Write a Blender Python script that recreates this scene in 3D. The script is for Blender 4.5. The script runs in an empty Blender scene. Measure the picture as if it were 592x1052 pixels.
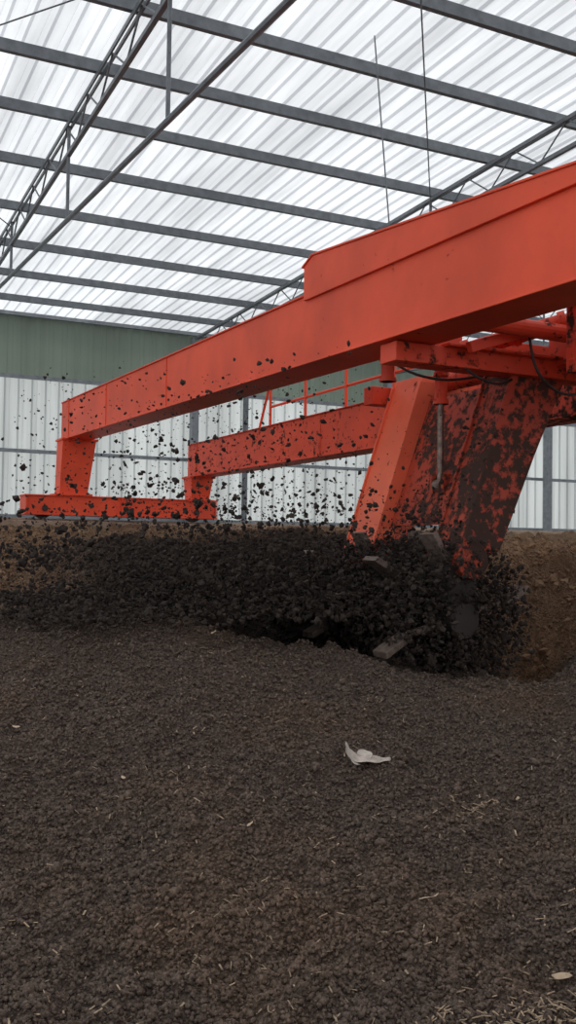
import bpy, math, random
import numpy as np
from mathutils import Vector, Matrix
random.seed(4); rng=np.random.default_rng(7)
ZC=1.6
SA,CA=0.4446,0.8957
sc=bpy.context.scene
sc.view_settings.view_transform='Standard'

# ---------------- materials ----------------
def newmat(name):
    m=bpy.data.materials.new(name); m.use_nodes=True
    nt=m.node_tree; nt.nodes.clear()
    out=nt.nodes.new('ShaderNodeOutputMaterial')
    return m,nt,out
def N(nt,t,**kw):
    n=nt.nodes.new(t)
    for k,v in kw.items():
        if k in n.inputs: n.inputs[k].default_value=v
        else: setattr(n,k,v)
    return n
def ramp(nt,stops,fac):
    r=nt.nodes.new('ShaderNodeValToRGB')
    e=r.color_ramp.elements
    e[0].position=stops[0][0]; e[0].color=(*stops[0][1],1)
    e[1].position=stops[-1][0]; e[1].color=(*stops[-1][1],1)
    for p,c in stops[1:-1]:
        x=e.new(p); x.color=(*c,1)
    nt.links.new(fac,r.inputs[0]); return r.outputs[0]
def mixc(nt,fac,a,b):
    m=nt.nodes.new('ShaderNodeMix'); m.data_type='RGBA'
    for s,v in ((m.inputs[0],fac),(m.inputs[6],a),(m.inputs[7],b)):
        if hasattr(v,'is_linked'): nt.links.new(v,s)
        elif isinstance(v,(int,float)): s.default_value=v
        else: s.default_value=(*v,1)
    return m.outputs[2]
def math_(nt,op,a,b=None,clamp=False):
    m=nt.nodes.new('ShaderNodeMath'); m.operation=op; m.use_clamp=clamp
    for i,v in enumerate((a,b)):
        if v is None: continue
        if hasattr(v,'is_linked'): nt.links.new(v,m.inputs[i])
        else: m.inputs[i].default_value=v
    return m.outputs[0]
def noise(nt,co,scale,detail=4,rough=.5,mapscale=None):
    if mapscale:
        mp=N(nt,'ShaderNodeMapping'); mp.inputs['Scale'].default_value=mapscale
        nt.links.new(co,mp.inputs[0]); co=mp.outputs[0]
    n=N(nt,'ShaderNodeTexNoise',Scale=scale,Detail=detail,Roughness=rough)
    nt.links.new(co,n.inputs['Vector']); return n.outputs['Fac']
def geo(nt): return nt.nodes.new('ShaderNodeNewGeometry').outputs['Position']

def mat_simple(name,col,rough=.6,metal=0,var=.25,scale=8,bump=0.0):
    m,nt,out=newmat(name); p=N(nt,'ShaderNodeBsdfPrincipled',Roughness=rough,Metallic=metal)
    co=geo(nt); f=noise(nt,co,scale,5,.6)
    c=ramp(nt,[(.3,tuple(x*(1-var) for x in col)),(.7,tuple(min(1,x*(1+var)) for x in col))],f)
    nt.links.new(c,p.inputs['Base Color'])
    if bump:
        b=N(nt,'ShaderNodeBump',Strength=bump,Distance=.02); nt.links.new(f,b.inputs['Height']); nt.links.new(b.outputs[0],p.inputs['Normal'])
    nt.links.new(p.outputs[0],out.inputs[0]); return m

def mat_red(name,col=(.80,.088,.034),dirt=.45,near=1.0,dcol=(.045,.022,.015)):
    m,nt,out=newmat(name); p=N(nt,'ShaderNodeBsdfPrincipled',Roughness=.5); p.inputs['Specular IOR Level'].default_value=.3
    co=geo(nt)
    f=noise(nt,co,1.3,4,.6)
    base=ramp(nt,[(.3,tuple(x*.82 for x in col)),(.7,tuple(min(1,x*1.15) for x in col))],f)
    d=N(nt,'ShaderNodeVectorMath',operation='DISTANCE'); nt.links.new(co,d.inputs[0]); d.inputs[1].default_value=(4.3,5.3,1.7)
    prox=math_(nt,'MULTIPLY',math_(nt,'SUBTRACT',1.0,math_(nt,'DIVIDE',d.outputs['Value'],2.2)),near)
    prox=math_(nt,'MAXIMUM',prox,0.0)
    sp=noise(nt,co,16,6,.65); sp2=noise(nt,co,2.2,3,.6)
    v=math_(nt,'ADD',math_(nt,'MULTIPLY',sp,1.0),math_(nt,'MULTIPLY',sp2,.5))
    v=math_(nt,'ADD',v,math_(nt,'MULTIPLY',prox,.35))
    v=math_(nt,'ADD',v,dirt*.3-.14)
    mask=ramp(nt,[(.86,(0,0,0)),(.97,(1,1,1))],v)
    c=mixc(nt,mask,base,dcol)
    nt.links.new(c,p.inputs['Base Color'])
    r=mixc(nt,mask,(.5,.5,.5),(.95,.95,.95)); nt.links.new(r,p.inputs['Roughness'])
    b=N(nt,'ShaderNodeBump',Strength=.5,Distance=.012); nt.links.new(mask,b.inputs['Height']); nt.links.new(b.outputs[0],p.inputs['Normal'])
    nt.links.new(p.outputs[0],out.inputs[0]); return m

def mat_sheet(name,tr,df,axis_scale,mixf=.6,lo=.7,streak=(6,.08,1)):
    m,nt,out=newmat(name); co=geo(nt)
    f=noise(nt,co,1.0,3,.5,mapscale=axis_scale)
    f2=noise(nt,co,1.0,5,.6,mapscale=streak)
    f3=math_(nt,'ADD',math_(nt,'MULTIPLY',f,.6),math_(nt,'MULTIPLY',f2,.4))
    ct=ramp(nt,[(.38,tuple(x*lo for x in tr)),(.6,tr)],f3)
    cd=ramp(nt,[(.38,tuple(x*lo for x in df)),(.6,df)],f3)
    a=N(nt,'ShaderNodeBsdfTranslucent'); b=N(nt,'ShaderNodeBsdfDiffuse')
    nt.links.new(ct,a.inputs[0]); nt.links.new(cd,b.inputs[0])
    mx=N(nt,'ShaderNodeMixShader'); mx.inputs[0].default_value=1-mixf
    nt.links.new(a.outputs[0],mx.inputs[1]); nt.links.new(b.outputs[0],mx.inputs[2])
    nt.links.new(mx.outputs[0],out.inputs[0]); return m

def mat_compost(name,dark=(.022,.016,.012),mid=(.118,.088,.070),brown=(.25,.155,.092),grain=True):
    m,nt,out=newmat(name); p=N(nt,'ShaderNodeBsdfPrincipled',Roughness=.9); p.inputs['Specular IOR Level'].default_value=.15
    co=geo(nt)
    f=noise(nt,co,60,8,.85); g=noise(nt,co,1.1,4,.6)
    c=ramp(nt,[(.36,dark),(.5,mid),(.66,tuple(x*2.1 for x in mid))],f)
    sx=N(nt,'ShaderNodeSeparateXYZ'); nt.links.new(co,sx.inputs[0])
    far=math_(nt,'DIVIDE',math_(nt,'SUBTRACT',sx.outputs['Y'],8.4),1.5,True)
    right=math_(nt,'DIVIDE',math_(nt,'SUBTRACT',sx.outputs['X'],4.5),.6,True)
    back=math_(nt,'DIVIDE',math_(nt,'SUBTRACT',sx.outputs['Y'],6.0),.5,True)
    left=math_(nt,'MULTIPLY',back,math_(nt,'SUBTRACT',1.0,math_(nt,'DIVIDE',math_(nt,'SUBTRACT',sx.outputs['X'],1.6),.9,True),True))
    wet=math_(nt,'MULTIPLY',math_(nt,'DIVIDE',math_(nt,'SUBTRACT',sx.outputs['Y'],5.2),.6,True),math_(nt,'SUBTRACT',1.0,math_(nt,'DIVIDE',math_(nt,'SUBTRACT',sx.outputs['Y'],9.0),1.0,True),True))
    wet=math_(nt,'MULTIPLY',wet,math_(nt,'SUBTRACT',1.0,right,True))
    wet=math_(nt,'MULTIPLY',wet,math_(nt,'DIVIDE',math_(nt,'SUBTRACT',sx.outputs['X'],1.8),.8,True))
    k=math_(nt,'MAXIMUM',math_(nt,'MAXIMUM',far,right),left)
    k=math_(nt,'ADD',math_(nt,'MULTIPLY',k,.8),math_(nt,'MULTIPLY',math_(nt,'SUBTRACT',g,.50,True),1.4),True)
    br=ramp(nt,[(.3,tuple(x*.3 for x in brown)),(.7,tuple(x*1.6 for x in brown))],f)
    c=mixc(nt,k,c,br)
    c=mixc(nt,math_(nt,'MULTIPLY',wet,.8),c,(.016,.012,.010))
    nt.links.new(c,p.inputs['Base Color'])
    if grain:
        v=N(nt,'ShaderNodeTexVoronoi',Scale=85); nt.links.new(co,v.inputs['Vector'])
        n2=noise(nt,co,70,5,.7)
        h=math_(nt,'ADD',math_(nt,'MULTIPLY',v.outputs['Distance'],-1.0),n2)
        b=N(nt,'ShaderNodeBump',Strength=1.0,Distance=.02); nt.links.new(h,b.inputs['Height']); nt.links.new(b.outputs[0],p.inputs['Normal'])
    nt.links.new(p.outputs[0],out.inputs[0]); return m

M_red=mat_red('red_paint',dirt=.14,near=.25); M_redT=mat_red('red_paint_trolley',(.70,.07,.03),.36,.5)
M_redD=mat_red('red_paint_dirty',(.76,.09,.04),.58,.8); M_arm=mat_red('red_paint_arm',(.90,.17,.085),.40,.1)
M_dirt=mat_red('caked_red_steel',(.46,.065,.032),.74,.5,(.06,.034,.026))
M_steel=mat_simple('galvanised_steel',(.15,.165,.18),.5,.3)
M_dark=mat_simple('dark_steel',(.04,.032,.028),.6,.3)
M_pad=mat_simple('worn_paddle_steel',(.17,.125,.10),.6,.3,.5,25)
M_rod=mat_simple('hydraulic_rod',(.22,.16,.13),.45,.6,.5,30)
M_rail=mat_simple('wall_rail_steel',(.22,.24,.26),.5,.2)
M_conc=mat_simple('stained_concrete',(.30,.22,.16),.9,0,.45,3,.4)
M_floor=mat_simple('floor_earth',(.12,.095,.075),.95,0,.4,2,.5)
M_roof=mat_sheet('roof_fibreglass',(.66,.69,.715),(.61,.64,.665),(1.3,.12,0),.72,.70,(4,.5,1))
M_wall=mat_sheet('wall_fibreglass',(.54,.575,.565),(.48,.51,.49),(1.2,0,.1),.6,.72,(6,1,.2))
M_curt=mat_sheet('green_sheet',(.34,.395,.33),(.26,.305,.25),(.12,0,.6),.55,.82,(5,1,.1))
M_comp=mat_compost('compost'); M_clod=mat_compost('compost_clods',grain=False)
M_fly=mat_simple('wet_compost',(.027,.018,.013),.9,0,.6,30)
M_straw=mat_simple('dry_straw',(.40,.30,.20),.9,0,.5,40)
M_scrap=mat_simple('plastic_film',(.50,.44,.38),.5,0,.3,30)
M_leaf=mat_simple('dry_leaf',(.5,.38,.26),.8,0,.3,30)

# ---------------- mesh builder ----------------
class MB:
    def __init__(s): s.v=[]; s.f=[]
    def add(s,vs,fs):
        o=len(s.v); s.v+= [tuple(p) for p in vs]; s.f+=[tuple(i+o for i in f) for f in fs]
    def hexa(s,p):
        s.add(p,[(3,2,1,0),(4,5,6,7),(0,1,5,4),(1,2,6,5),(2,3,7,6),(3,0,4,7)])
    def box(s,x0,x1,y0,y1,z0,z1):
        s.hexa([(x0,y0,z0),(x1,y0,z0),(x1,y1,z0),(x0,y1,z0),(x0,y0,z1),(x1,y0,z1),(x1,y1,z1),(x0,y1,z1)])
    def tube(s,a,b,r,n=12,r2=None,cap=True):
        a=Vector(a);b=Vector(b);d=(b-a).normalized(); r2=r if r2 is None else r2
        q=d.orthogonal().normalized(); w=d.cross(q)
        vs=[]
        for c,rr in((a,r),(b,r2)):
            for i in range(n):
                t=2*math.pi*i/n; vs.append(c+q*math.cos(t)*rr+w*math.sin(t)*rr)
        fs=[(i,(i+1)%n,n+(i+1)%n,n+i) for i in range(n)]
        if cap: fs+=[tuple(range(n))[::-1],tuple(range(n,2*n))]
        s.add(vs,fs)
    def bar(s,a,b,w,h):
        a=Vector(a);b=Vector(b);d=(b-a).normalized()
        up=Vector((0,0,1)) if abs(d.z)<.9 else Vector((0,1,0))
        sd=d.cross(up).normalized()*w/2; uu=sd.cross(d).normalized()*h/2
        s.hexa([a-sd-uu,a+sd-uu,b+sd-uu,b-sd-uu,a-sd+uu,a+sd+uu,b+sd+uu,b-sd+uu])
    def prism_y(s,poly,y0,y1):
        n=len(poly); vs=[(x,y0,z) for x,z in poly]+[(x,y1,z) for x,z in poly]
        s.add(vs,[(i,(i+1)%n,n+(i+1)%n,n+i) for i in range(n)]+[tuple(range(n))[::-1],tuple(range(n,2*n))])
    def prism_x(s,poly,x0,x1):
        n=len(poly); vs=[(x0,y,z) for y,z in poly]+[(x1,y,z) for y,z in poly]
        s.add(vs,[(i,(i+1)%n,n+(i+1)%n,n+i) for i in range(n)]+[tuple(range(n))[::-1],tuple(range(n,2*n))])
    def obj(s,name,mat,parent=None,bevel=0,smooth=False):
        me=bpy.data.meshes.new(name); me.from_pydata(s.v,[],s.f); me.validate(); me.update()
        import bmesh
        bm=bmesh.new(); bm.from_mesh(me); bmesh.ops.recalc_face_normals(bm,faces=bm.faces); bm.to_mesh(me); bm.free()
        me.materials.append(mat)
        o=bpy.data.objects.new(name,me); sc.collection.objects.link(o)
        if parent: o.parent=parent
        if bevel:
            b=o.modifiers.new('bevel','BEVEL'); b.width=bevel; b.segments=2; b.limit_method='ANGLE'
        if smooth:
            for p in me.polygons: p.use_smooth=True
        return o
def empty(name,loc=(0,0,0)):
    e=bpy.data.objects.new(name,None); sc.collection.objects.link(e); return e

# ---------------- camera ----------------
R=Vector((CA,-SA,0)); U0=Vector((0,0,1)); Fh=Vector((SA,CA,0))
pit=.034; rho=.0145
F=(Fh*math.cos(pit)+U0*math.sin(pit)).normalized(); U=R.cross(F).normalized()
rt=R*math.cos(rho)+U*math.sin(rho); up=U*math.cos(rho)-R*math.sin(rho)
cam=bpy.data.cameras.new('camera'); co=bpy.data.objects.new('camera',cam); sc.collection.objects.link(co)
M=Matrix((( rt.x,up.x,-F.x,0),(rt.y,up.y,-F.y,0),(rt.z,up.z,-F.z,ZC),(0,0,0,1)))
co.matrix_world=M
cam.sensor_fit='VERTICAL'; cam.sensor_height=36; cam.lens=36*1000/1052; cam.clip_start=.05; cam.clip_end=300
sc.camera=co

# ---------------- light ----------------
w=bpy.data.worlds.new('sky'); sc.world=w; w.use_nodes=True
bg=w.node_tree.nodes['Background']; bg.inputs[0].default_value=(.93,.95,1,1); bg.inputs[1].default_value=1.2
sl=bpy.data.lights.new('sun','SUN'); sl.energy=4.0; sl.angle=math.radians(2); sl.color=(1,.96,.9)
so=bpy.data.objects.new('sun',sl); sc.collection.objects.link(so)
so.rotation_euler=Vector((-.35,.65,1.0)).to_track_quat('Z','Y').to_euler(); so.location=(-8,30,20)

# ---------------- shell ----------------
def hroof(y): return 5.7-.03*y+ZC
X0,X1,YW=-14.0,46.0,22.0
def corr(name,mat,prof,kind,per):
    xs=[];zs=[]
    n=int((X1-X0)/per)
    for i in range(n):
        for a,b in ((0,0),(.53,0),(.64,.04),(.9,.04)):
            xs.append(X0+i*per+a*per); zs.append(b*prof)
    m=MB(); k=len(xs)
    if kind=='roof':
        vs=[(x,-4.0,hroof(-4)+z) for x,z in zip(xs,zs)]+[(x,22.4,hroof(22.4)+z) for x,z in zip(xs,zs)]
    elif kind=='wall':
        vs=[(x,YW-z,0) for x,z in zip(xs,zs)]+[(x,YW-z,hroof(YW)) for x,z in zip(xs,zs)]
    else:
        vs=[(x,YW-.22-z,3.66+ZC) for x,z in zip(xs,zs)]+[(x,YW-.22-z,5.02+ZC) for x,z in zip(xs,zs)]
    m.add(vs,[(i,i+1,k+i+1,k+i) for i in range(k-1)])
    return m.obj(name,mat)
corr('ceiling',M_roof,.8,'roof',.225); corr('wall_back',M_wall,1.1,'wall',.30)
corr('wall_upper_green_sheeting',M_curt,.5,'band',.30)
m=MB(); m.box(X0,X1,-12,26,-.2,0); m.obj('floor',M_floor)
m=MB()
for y in [-2.5,-1.2,.1,1.4,2.7,4,5.3,6.6,7.85,9.2,10.52,11.84,13.4,15.15,16.9,18.6,20.3,21.85]:
    z=hroof(y)-.02
    m.box(X0,X1,y-.006,y+.006,z-.13,z); m.box(X0,X1,y+.006,y+.06,z-.012,z); m.box(X0,X1,y+.006,y+.06,z-.13,z-.118)
m.obj('roof_purlins',M_steel)
def tieh(y): return 3.64+(y-5.87)*.0553+ZC
for i,x in enumerate([-8.0,-2.6,2.8,8.2,13.6,19.0,24.4,29.8,35.2]):
    m=MB(); ys=-2.0; ye=21.8
    top=lambda y:hroof(y)-.19
    for o in (-.03,.03):
        m.bar((x+o,ys,top(ys)),(x+o,ye,top(ye)),.02,.05)
    m.bar((x,ys,top(ys)-.36),(x,ye,top(ye)-.36),.05,.05)
    k=0; y=ys
    while y<ye-.5:
        a=(x,y,top(y)-(.36 if k%2 else 0)); b=(x,y+.5,top(y+.5)-(0 if k%2 else .36))
        m.tube(a,b,.012,6); y+=.5;k+=1
    m.tube((x,ys,tieh(ys)),(x,ye,tieh(ye)),.03,8)
    for y in (.7,4.4,8.17,11.9,15.6,19.4):
        m.tube((x,y,tieh(y)),(x,y,top(y)),.022,8)
    m.obj('roof_truss',M_steel)
    m=MB(); m.box(x-.08,x+.08,21.5,21.7,0,top(21.6)); m.box(x-.16,x+.16,21.42,21.77,0,.03); m.obj('wall_column',M_rail)
m=MB()
for xa,xb,ya,yb in [(2.8,8.2,4.4,11.9),(8.2,13.6,8.17,15.6),(8.2,13.6,15.6,8.17),(-2.6,2.8,8.17,15.6),(-2.6,2.8,15.6,8.17)]:
    m.tube((xa,ya,hroof(ya)-.28),(xb,yb,hroof(yb)-.28),.009,6)
m.tube((5.2,8.6,hroof(8.6)-.1),(5.35,8.3,3.6),.008,6)
m.obj('roof_bracing_rods',M_steel)
m=MB()
for z in (.55+ZC,2.0+ZC,3.62+ZC,5.0+ZC):
    m.box(X0,X1,YW-.16 if z<5 else YW-.34,YW-.09 if z<5 else YW-.26,z-.04,z+.04)
m.obj('trim_1',M_rail)
m=MB(); m.tube((9.4,21.3,0),(9.4,21.3,3.7+ZC),.07,12); m.box(9.25,9.55,21.15,21.45,0,.02); m.obj('support_post',M_steel)
m=MB(); m.box(X0,X1,12.97,13.45,0,.28+ZC); m.box(X0,X1,13.17,13.23,.28+ZC,.31+ZC); m.obj('trough_wall',M_conc,bevel=.01)
m=MB(); m.box(X0,X1,-1.15,-.7,0,.28+ZC); m.box(X0,X1,-.95,-.89,.28+ZC,.31+ZC); m.obj('trough_wall',M_conc,bevel=.01)

# ---------------- compost terrain ----------------
tab=rng.random((8,256,256))
def vn(x,y,s):
    T=tab[s%8]; xi=np.floor(x).astype(int); yi=np.floor(y).astype(int); fx=x-xi; fy=y-yi
    fx=fx*fx*(3-2*fx); fy=fy*fy*(3-2*fy); g=lambda a,b:T[a%256,b%256]
    return (g(xi,yi)*(1-fx)+g(xi+1,yi)*fx)*(1-fy)+(g(xi,yi+1)*(1-fx)+g(xi+1,yi+1)*fx)*fy-.5
def sm(a,b,x):
    k=np.clip((x-a)/(b-a),0,1); return k*k*(3-2*k)
def H(X,Y):
    t=np.maximum(X*SA+Y*CA,.05); u=(X*CA-Y*SA)/t
    t2=t+.35*vn(X*.8+3,Y*.8,5)
    hc=np.interp(u,[-1,-.3,-.1,.05,.2,.26,.32,1],[-.42,-.46,-.5,-.66,-.82,-.86,-.78,-.5])
    fr=hc+(-1.3-hc)*(6-t)/3.35
    fr=np.maximum(fr,-1.5)
    D=np.interp(u,[-1,-.3,-.1,.0,.24,.29,.33,1],[-.6,-.6,-.8,-1.3,-1.35,-.8,-.5,-.3])
    fa=np.interp(u,[-1,-.3,-.15,0,.05,.15,.25,.3,1],[-.22,-.18,-.05,-.01,-.04,-.22,-.16,-.1,-.1])
    h=np.where(t<6,fr,hc+(D-hc)*sm(6,6.45,t2))
    h=np.where(t>7.2,D+(fa-D)*sm(7.3,8.5,t2),h)
    h=np.where(t>8.6,fa+(.06-fa)*sm(8.6,12,t),h)
    amp=1.0+1.0*sm(6,8,t)
    n=.10*vn(X/1.3,Y/1.3,0)+.08*vn(X/.5,Y/.5,1)+.065*np.abs(vn(X/.2,Y/.2,2))*1.4
    n2=.048*vn(X/.085,Y/.085,3)+.034*vn(X/.04,Y/.04,4)+.022*vn(X/.02,Y/.02,6)
    return h+n*amp+n2*(1+.4*sm(6,8,t))
ui=np.concatenate([-np.geomspace(1.5,.36,40)[:-1],np.arange(-.36,.36,.0022),np.geomspace(.36,1.3,50)])
nr=900
s=np.linspace(0,1,nr)
tm=12.96/(CA-ui*SA); t0=.6
TT=t0*(tm[None,:]/t0)**s[:,None]
UU=np.broadcast_to(ui[None,:],TT.shape)
XX=TT*(SA+UU*CA); YY=TT*(CA-UU*SA)
ZZ=H(XX,YY)+ZC
def fastmesh(name,V,Fq,mat,smooth=True):
    me=bpy.data.meshes.new(name); nv=len(V); nf,k=Fq.shape
    me.vertices.add(nv); me.vertices.foreach_set('co',V.astype(np.float32).ravel())
    me.loops.add(nf*k); me.loops.foreach_set('vertex_index',Fq.astype(np.int32).ravel())
    me.polygons.add(nf); me.polygons.foreach_set('loop_start',np.arange(0,nf*k,k,dtype=np.int32))
    me.polygons.foreach_set('use_smooth',np.full(nf,smooth))
    me.update(calc_edges=True); me.validate(); me.materials.append(mat)
    o=bpy.data.objects.new(name,me); sc.collection.objects.link(o); return o
V=np.stack([XX,YY,ZZ],-1).reshape(-1,3); nc=len(ui)
a=(np.arange(nr-1)[:,None]*nc+np.arange(nc-1)[None,:]).ravel()
HEAP=fastmesh('compost_heap',V,np.stack([a,a+1,a+1+nc,a+nc],-1),M_comp)

phi=(1+5**.5)/2
ico=np.array([(-1,phi,0),(1,phi,0),(-1,-phi,0),(1,-phi,0),(0,-1,phi),(0,1,phi),(0,-1,-phi),(0,1,-phi),(phi,0,-1),(phi,0,1),(-phi,0,-1),(-phi,0,1)])/1.9
icf=np.array([(0,11,5),(0,5,1),(0,1,7),(0,7,10),(0,10,11),(1,5,9),(5,11,4),(11,10,2),(10,7,6),(7,1,8),(3,9,4),(3,4,2),(3,2,6),(3,6,8),(3,8,9),(4,9,5),(2,4,11),(6,2,10),(8,6,7),(9,8,1)])
def clods(name,P,S,mat,parent=None,jag=.5,smooth=False):
    n=len(P); q=rng.normal(size=(n,4)); q/=np.linalg.norm(q,axis=1)[:,None]
    w_,x,y,z=q.T
    Rm=np.stack([1-2*(y*y+z*z),2*(x*y-z*w_),2*(x*z+y*w_),2*(x*y+z*w_),1-2*(x*x+z*z),2*(y*z-x*w_),2*(x*z-y*w_),2*(y*z+x*w_),1-2*(x*x+y*y)],-1).reshape(n,3,3)
    L=ico[None]*(1+jag*(rng.random((n,12,1))-.5)*2)
    L=L*rng.uniform(1-jag,1+jag*.6,(n,1,3))*S[:,None,None]
    Vv=np.einsum('nij,nkj->nki',Rm,L)+P[:,None,:]
    Ff=icf[None]+(np.arange(n)*12)[:,None,None]
    o=fastmesh(name,Vv.reshape(-1,3),Ff.reshape(-1,3),mat,smooth)
    if parent: o.parent=parent
    return o
n=150000
t=np.exp(rng.uniform(math.log(1.8),math.log(12.5),n)); u=rng.uniform(-.42,.42,n)
X=t*(SA+u*CA); Y=t*(CA-u*SA); ok=Y<12.8; X,Y,t=X[ok],Y[ok],t[ok]
S=.003+.0055*rng.random(len(X))**1.5+.0009*t*rng.random(len(X))
big=rng.random(len(X))<.008; S[big]*=2.1
clods('surface_clods',np.stack([X,Y,H(X,Y)+ZC+S*.35],-1),S,M_clod,HEAP,.35,True)
n=14000
t=rng.uniform(7.4,12.6,n); u=rng.uniform(-.45,.45,n); X=t*(SA+u*CA); Y=t*(CA-u*SA); ok=Y<12.7; X,Y=X[ok],Y[ok]
S=.008+.036*rng.random(len(X))**5
clods('turned_lumps',np.stack([X,Y,H(X,Y)+ZC],-1),S,M_clod,HEAP)
def fly(n,smin,smax,pw,hs,x0=3.75,len_=3.2):
    s_=rng.random(n)**.9; Xf=x0-len_*s_+rng.normal(0,.12,n)
    Yf=5.9+rng.normal(0,.45,n)+1.6*s_*rng.random(n)
    env=.15+1.15*np.sin(np.clip(s_*1.15+.18,0,1)*math.pi)**.7
    z=-.45+env*np.minimum(rng.exponential(hs,n),1.25)
    S=smin+(smax-smin)*rng.random(n)**pw
    return np.stack([Xf,Yf,z+ZC],-1),S
P1,S1=fly(11000,.0025,.020,3.6,.34)
P2,S2=fly(24000,.003,.022,3.5,.14,3.45,2.2)
n=2200; P3=np.stack([rng.uniform(.6,2.8,n),rng.uniform(6,10,n),ZC-.2+rng.exponential(.15,n)],-1); S3=.004+.026*rng.random(n)**3
n=1100; P4=np.stack([rng.uniform(1.3,3.5,n),rng.uniform(5.6,7.6,n),ZC+rng.uniform(.1,1.1,n)],-1); S4=.003+.010*rng.random(n)**2.5
clods('flying_compost_debris',np.concatenate([P1,P2,P3,P4]),np.concatenate([S1,S2,S3,S4]),M_fly)

m=MB()
def hz(x,y): return float(H(np.array([x]),np.array([y]))[0])+ZC
for i in range(1300):
    t=math.exp(random.uniform(math.log(2.2),math.log(6))); u=random.uniform(-.4,.4)
    x=t*(SA+u*CA); y=t*(CA-u*SA); z=hz(x,y)+.009
    L=random.uniform(.006,.035); wd=random.uniform(.0015,.007); an=random.uniform(0,6.28)
    dx,dy=math.cos(an)*L/2,math.sin(an)*L/2; tz=random.uniform(-.008,.008)
    m.bar((x-dx,y-dy,z-tz),(x+dx,y+dy,z+tz),wd,.0015)
for (cx,cy,nn,sp) in ((2.54,3.32,70,.07),(1.75,2.05,260,.15),(2.05,5.2,16,.1)):
    for i in range(nn):
        x=cx+random.gauss(0,sp); y=cy+random.gauss(0,sp*.6); z=hz(x,y)+.01
        an=random.uniform(0,6.28); L=random.uniform(.01,.045)
        m.bar((x-math.cos(an)*L/2,y-math.sin(an)*L/2,z),(x+math.cos(an)*L/2,y+math.sin(an)*L/2,z+.006),.004,.002)
m.obj('straw_bits',M_straw)
def flake(name,x,y,pts,mat,lift=.015,sc_=1,rot=0):
    g=MB(); vs=[]
    for (a,b,c) in pts:
        xx=x+(a*math.cos(rot)-b*math.sin(rot))*sc_; yy=y+(a*math.sin(rot)+b*math.cos(rot))*sc_
        vs.append((xx,yy,hz(xx,yy)*.3+hz(x,y)*.7+lift+c*sc_))
    n=len(vs)//2
    g.add(vs,[(i,i+1,n+i+1,n+i) for i in range(n-1)])
    o=g.obj(name,mat,smooth=True); s=o.modifiers.new('t','SOLIDIFY'); s.thickness=.002
    ss=o.modifiers.new('s','SUBSURF'); ss.levels=2; ss.render_levels=2
    return o
SC=empty('plastic_scrap')
for nm,pts in (('film_body',[(-.10,.03,.09),(-.07,.01,.06),(-.02,.015,.02),(.03,.0,.04),(.08,-.02,.01),(.11,-.03,.03),(-.115,.0,.05),(-.075,-.03,.01),(-.03,-.04,.03),(.03,-.045,.0),(.07,-.05,.02),(.10,-.045,.0)]),
               ('film_tail',[(-.09,.02,.10),(-.08,.01,.05),(-.06,-.01,.01),(-.04,-.03,.0),(-.11,.02,.11),(-.105,.0,.06),(-.09,-.03,.01),(-.07,-.05,.02)]),
               ('film_fold',[(.0,.06,.05),(.01,.02,.05),(.03,-.02,.05),(-.03,.06,.02),(-.02,.02,.03),(.0,-.03,.02)])):
    o=flake(nm,2.29,3.78,pts,M_scrap); o.parent=SC
lf=[(-.05,.002,.01),(-.025,.018,.0),(0,.022,.005),(.03,.015,.0),(.055,.002,.012),(-.05,-.002,.01),(-.025,-.018,.012),(0,-.02,.014),(.03,-.014,.01),(.055,-.002,.012)]
for x,y,s_,r_ in ((1.85,2.66,.9,.2),(2.2,5.4,.9,1.0),(.9,4.6,.6,2),(1.5,3.3,.4,.6),(2.0,2.2,.6,2.6),(1.2,3.9,.4,1.7),(2.75,3.3,.5,.9)):
    flake('dry_leaf',x,y,lf,M_leaf,lift=.022,sc_=s_,rot=r_)

# ---------------- compost turner ----------------
T=empty('compost_turner')
def z(h): return h+ZC
def bt(Y,top): 
    return z((1.71+.020*(Y-3.34)) if top else (1.22+.017*(Y-3.34)))
def boxbeam(name,xa,xb,ya,yb,ft,fb,mat,stiff=()):
    g=MB()
    def seg(x0,x1,o0,o1,za,zb):
        g.hexa([(x0,ya,za(ya)+o0),(x1,ya,za(ya)+o0),(x1,yb,za(yb)+o0),(x0,yb,za(yb)+o0),(x0,ya,zb(ya)+o1),(x1,ya,zb(ya)+o1),(x1,yb,zb(yb)+o1),(x0,yb,zb(yb)+o1)])
    seg(xa+.015,xb-.015,.014,-.014,fb,ft)
    seg(xa,xb,-.0,.014,fb,fb); seg(xa,xb,-.014,.0,ft,ft)
    for yy in stiff:
        g.box(xa+.006,xb-.006,yy-.008,yy+.008,fb(yy)+.01,ft(yy)-.01)
    return g.obj(name,mat,T,bevel=.004)
boxbeam('main_beam',3.1,3.45,-.95,13.3,lambda y:bt(y,1),lambda y:bt(y,0),M_red,(8.98,11.1,12.9,.2))
boxbeam('rear_beam',4.93,5.22,-.95,13.25,lambda y:z(1.43),lambda y:z(.955),M_redD,(9.2,12.9,7.2))
g=MB(); 
g.prism_x([(6.03,bt(6.03,1)-.05),(6.03,z(1.95)),(5.9,z(2.0)),(3.34,z(1.75)),(1.2,z(1.6)),(1.2,bt(1.2,1)-.05)],3.09,3.47)
g.prism_x([(6.05,z(1.96)),(5.9,z(2.015)),(3.34,z(1.763)),(1.2,z(1.615)),(1.2,z(1.60)),(3.34,z(1.748)),(5.9,z(2.0)),(6.05,z(1.945))],3.08,3.48)
g.obj('trolley_side_frame',M_red,T,bevel=.004)
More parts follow.
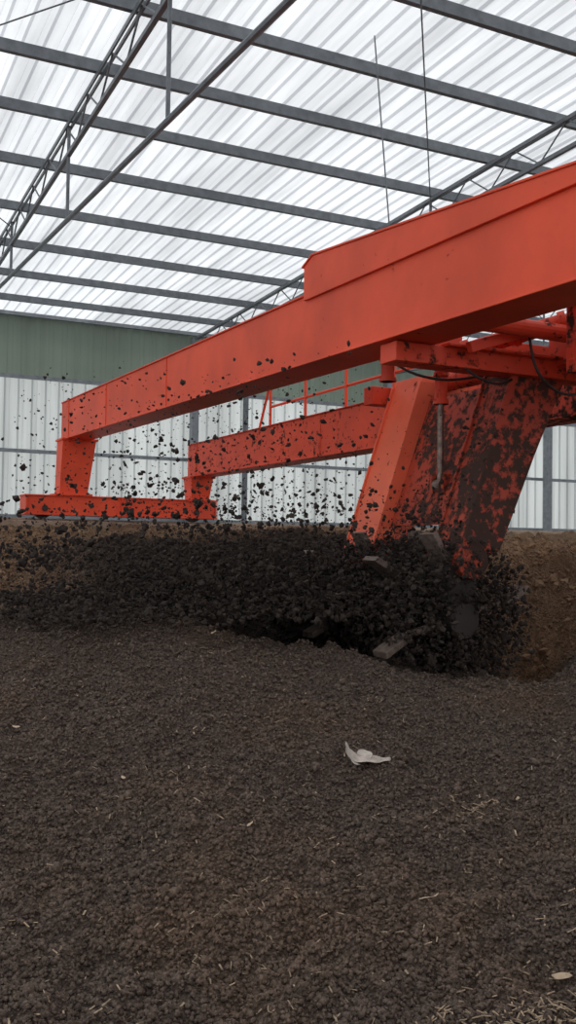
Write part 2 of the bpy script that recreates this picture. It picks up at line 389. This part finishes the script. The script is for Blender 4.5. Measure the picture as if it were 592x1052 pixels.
def leg(name,xa,xb,y0,y1,zt,zb,mat,sk=.0):
    g=MB()
    g.hexa([(xa+.03-sk,y0,zb),(xb-.05-sk,y0,zb),(xb-.05-sk,y1,zb),(xa+.03-sk,y1,zb),(xa,y0-.05,zt),(xb,y0-.05,zt),(xb,y1,zt),(xa,y1,zt)])
    g.box(xa-.03-sk,xb+.01-sk,y0-.06,y1+.05,zb-.001,zb+.03)
    g.box(xa-.02,xb+.02,y0-.08,y1+.02,zt-.03,zt)
    g.obj(name,mat,T,bevel=.006)
for yy in (13.02,-.9):
    leg('main_beam_leg',3.06,3.52,yy,yy+.28,bt(yy,0)+.01,z(.62),M_red,.05)
    leg('rear_beam_leg',4.90,5.24,yy,yy+.28,z(.965),z(.60),M_red)
    g=MB(); a,b=yy-.03,yy+.36
    g.box(2.6,5.3,a+.02,b-.02,z(.37),z(.61)); g.box(2.58,5.32,a,b,z(.605),z(.625)); g.box(2.58,5.32,a,b,z(.355),z(.372))
    for xx in (2.6,5.28,3.9): g.box(xx-.005,xx+.02,a-.004,b+.004,z(.37),z(.61))
    g.obj('end_carriage',M_red,T,bevel=.005)
    g=MB()
    for xx in (2.85,5.0):
        g.tube((xx,yy+.12,z(.445)),(xx,yy+.2,z(.445)),.135,24)
        g.tube((xx,yy-.04,z(.445)),(xx,yy+.36,z(.445)),.04,12)
    g.obj('carriage_wheels',M_dark,T)
g=MB()
g.box(3.15,5.6,4.92,5.10,z(1.12),z(1.24))
g.box(3.5,5.6,4.86,5.16,z(1.235),z(1.255))
g.box(3.9,5.0,6.42,6.55,z(1.1),z(1.24))
g.box(4.05,4.2,4.3,4.45,z(1.05),z(1.5)); g.box(4.4,4.56,4.5,5.0,z(1.2),z(1.5))
# lift brackets and diagonal braces
for yy in (5.38,5.62): g.prism_y([(3.45,z(1.5)),(3.98,z(1.5)),(3.98,z(1.4)),(3.9,z(1.3)),(3.8,z(1.34)),(3.45,z(1.40))],yy,yy+.02)
g.bar((3.6,4.8,z(1.22)),(4.5,4.8,z(1.52)),.05,.07); g.bar((4.05,4.4,z(1.1)),(4.9,4.4,z(1.38)),.05,.06)
g.box(3.45,5.2,4.36,4.46,z(1.45),z(1.54)); g.box(4.2,4.9,5.2,5.32,z(1.24),z(1.40))
g.obj('trolley_frame',M_redT,T,bevel=.006)
g=MB()
g.tube((3.5,4.7,z(1.36)),(5.4,4.7,z(1.36)),.055,16); g.tube((4.28,5.05,z(1.24)),(4.28,6.5,z(1.24)),.075,20)
g.tube((3.4,5.6,z(1.33)),(3.4,4.3,z(1.33)),.035,12); g.tube((4.6,4.6,z(1.12)),(5.5,4.6,z(1.12)),.09,20)
g.tube((4.30,4.55,z(1.40)),(4.42,4.55,z(1.40)),.13,24); g.tube((4.26,4.55,z(1.40)),(4.31,4.55,z(1.40)),.07,20)
g.obj('trolley_pipes',M_redT,T)
g=MB(); g.tube((4.45,4.9,z(1.42)),(4.85,4.9,z(1.42)),.12,20)
for i in range(14): g.tube((4.5+i*.022,4.9,z(1.42)),(4.508+i*.022,4.9,z(1.42)),.135,20)
g.box(4.52,4.78,4.83,4.97,z(1.25),z(1.35)); g.obj('drive_motor',M_redD,T)
g=MB()
def cyl(a,b,r):
    a=Vector(a);b=Vector(b);d=(b-a)
    g.tube(a,b,r,18); g.tube(a+d*.0,a+d*.07,r*1.3,18); g.tube(a+d*.93,b,r*1.3,18); g.tube(a+d*.5,a+d*.56,r*1.25,18)
cyl((3.89,5.5,z(1.42)),(3.89,5.5,z(.98)),.042); cyl((3.46,5.5,z(1.42)),(3.46,5.5,z(1.1)),.045)
cyl((3.85,5.2,z(1.29)),(4.3,4.72,z(1.45)),.055)
g.obj('hydraulic_cylinders',M_redT,T)
g=MB()
g.tube((3.89,5.5,z(.98)),(3.89,5.5,z(.42)),.022,12); g.tube((3.89,5.46,z(.42)),(3.89,5.54,z(.42)),.045,14)
g.tube((3.72,5.34,z(1.245)),(3.85,5.2,z(1.29)),.03,12)
g.obj('hydraulic_rods',M_rod,T)
for k,pts in enumerate([[(3.6,5.0,1.2),(3.8,4.9,1.05),(4.1,5.0,1.1),(4.3,5.1,1.22)],[(3.45,5.5,1.25),(3.6,5.3,1.12),(3.9,5.2,1.12),(4.2,5.0,1.25)],[(4.0,4.75,1.4),(4.1,4.7,1.05),(4.4,4.7,1.0),(4.6,4.75,1.3)]]):
    cu=bpy.data.curves.new('hose','CURVE'); cu.dimensions='3D'; sp=cu.splines.new('BEZIER'); sp.bezier_points.add(len(pts)-1)
    for bp,p in zip(sp.bezier_points,pts): bp.co=(p[0],p[1],z(p[2])); bp.handle_left_type=bp.handle_right_type='AUTO'
    cu.bevel_depth=.009; cu.materials.append(M_dark); o=bpy.data.objects.new('hydraulic_hose',cu); sc.collection.objects.link(o); o.parent=T
def arm(name,y0,y1,wt,wb,mat,xt=4.28,xb=3.78,ht=1.2,hb=-.05):
    g=MB(); g.prism_y([(xt-wt/2,z(ht)),(xt-wt/2+.02,z(ht+.08)),(xt+wt/2,z(ht+.06)),(xt+wt/2,z(ht-.05)),(xb+wb/2,z(hb)),(xb,z(hb-.07)),(xb-wb/2,z(hb))],y0,y1)
    for yy in (y0-.012,y1-.004):
        g.prism_y([(xt-wt/2-.015,z(ht+.03)),(xt+wt/2+.015,z(ht+.05)),(xb+wb/2+.015,z(hb)),(xb-wb/2-.015,z(hb))],yy,yy+.016)
    return g.obj(name,mat,T,bevel=.004)
arm('swing_arm_left',6.0,6.38,.42,.26,M_arm)
arm('swing_arm_right',5.0,5.28,.42,.28,M_dirt,4.34,3.84,1.2,-.02)
g=MB(); g.prism_y([(4.14,z(1.1)),(4.18,z(1.1)),(3.84,z(.15)),(3.80,z(.15))],5.30,5.98)
g.prism_y([(3.86,z(.5)),(3.98,z(.5)),(3.92,z(.34)),(3.86,z(.36))],5.42,5.45); g.prism_y([(3.86,z(.5)),(3.98,z(.5)),(3.92,z(.34)),(3.86,z(.36))],5.55,5.58)
g.obj('guard_plate',M_dirt,T)
g=MB(); g.tube((3.76,4.95,z(-.08)),(3.76,5.32,z(-.08)),.12,24); g.tube((3.76,5.97,z(-.08)),(3.76,6.42,z(-.08)),.13,24); g.obj('bearing_housings',M_dirt,T,bevel=.01)
cx,cz=3.72,-.46
g=MB(); g.tube((cx,4.98,z(cz)),(cx,6.75,z(cz)),.11,20)
g.box(cx-.10,cx+.12,5.02,5.24,z(cz),z(-.02)); g.box(cx-.08,cx+.10,6.1,6.3,z(cz),z(-.02))
for yy in (5.4,5.9,6.5): g.tube((cx,yy,z(cz)),(cx,yy+.03,z(cz)),.26,28)
g.obj('rotor_shaft',M_dark,T)
g=MB()
k=0
for yy in np.linspace(5.1,6.65,6):
    for j in range(4):
        an=j*math.pi/2+k*.5+.25
        dx,dz=math.cos(an),math.sin(an)
        a=Vector((cx+dx*.1,yy,z(cz)+dz*.1)); b=Vector((cx+dx*.48,yy,z(cz)+dz*.48))
        g.tube(a,b,.028,10,.022)
        tx,tz=-dz,dx
        c=Vector((cx+dx*.48,yy,z(cz)+dz*.48))
        tv=Vector((tx,0,tz))*.02; rv=Vector((dx,0,dz))*.10; yv=Vector((0,.08,0))
        g.hexa([c-tv-rv-yv,c+tv-rv-yv,c+tv-rv+yv,c-tv-rv+yv,c-tv+rv-yv+tv*3,c+tv+rv-yv+tv*3,c+tv+rv+yv+tv*3,c-tv+rv+yv+tv*3])
    k+=1
g.obj('rotor_paddles',M_pad,T,bevel=.004)
g=MB(); xr=5.17
for yy in np.arange(6.2,11.2,.95): g.tube((xr,yy,z(1.42)),(xr,yy,z(2.05)),.018,10)
for hh in (1.72,2.05): g.tube((xr,6.2,z(hh)),(xr,10.95,z(hh)),.016,10)
g.tube((xr,10.95,z(2.05)),(xr,11.3,z(1.43)),.016,10)
g.obj('guard_rail',M_red,T)
# compost caked on the arms and rotor
n=4000; yy=rng.uniform(4.97,6.4,n); k=rng.random(n)**2.4; xx=3.78+.5*k+rng.uniform(-.2,.22,n); hh=-.05+1.2*k+rng.normal(0,.03,n)
sel=(yy<5.3)|((k<.4)&(yy<5.98))|(k<.03); P=np.stack([xx,yy,hh+ZC],-1)[sel]; clods('caked_compost',P,.004+.012*rng.random(len(P))**2.5,M_fly,T)
n=34000; an=rng.uniform(0,6.28,n); r_=.08+.44*rng.random(n)**.7; dz_=np.sin(an)*r_
P=np.stack([cx+np.cos(an)*r_,rng.uniform(4.9,6.85,n),ZC+cz+dz_],-1)
clods('rotor_compost',P,.004+.019*rng.random(n)**4,M_fly,T)
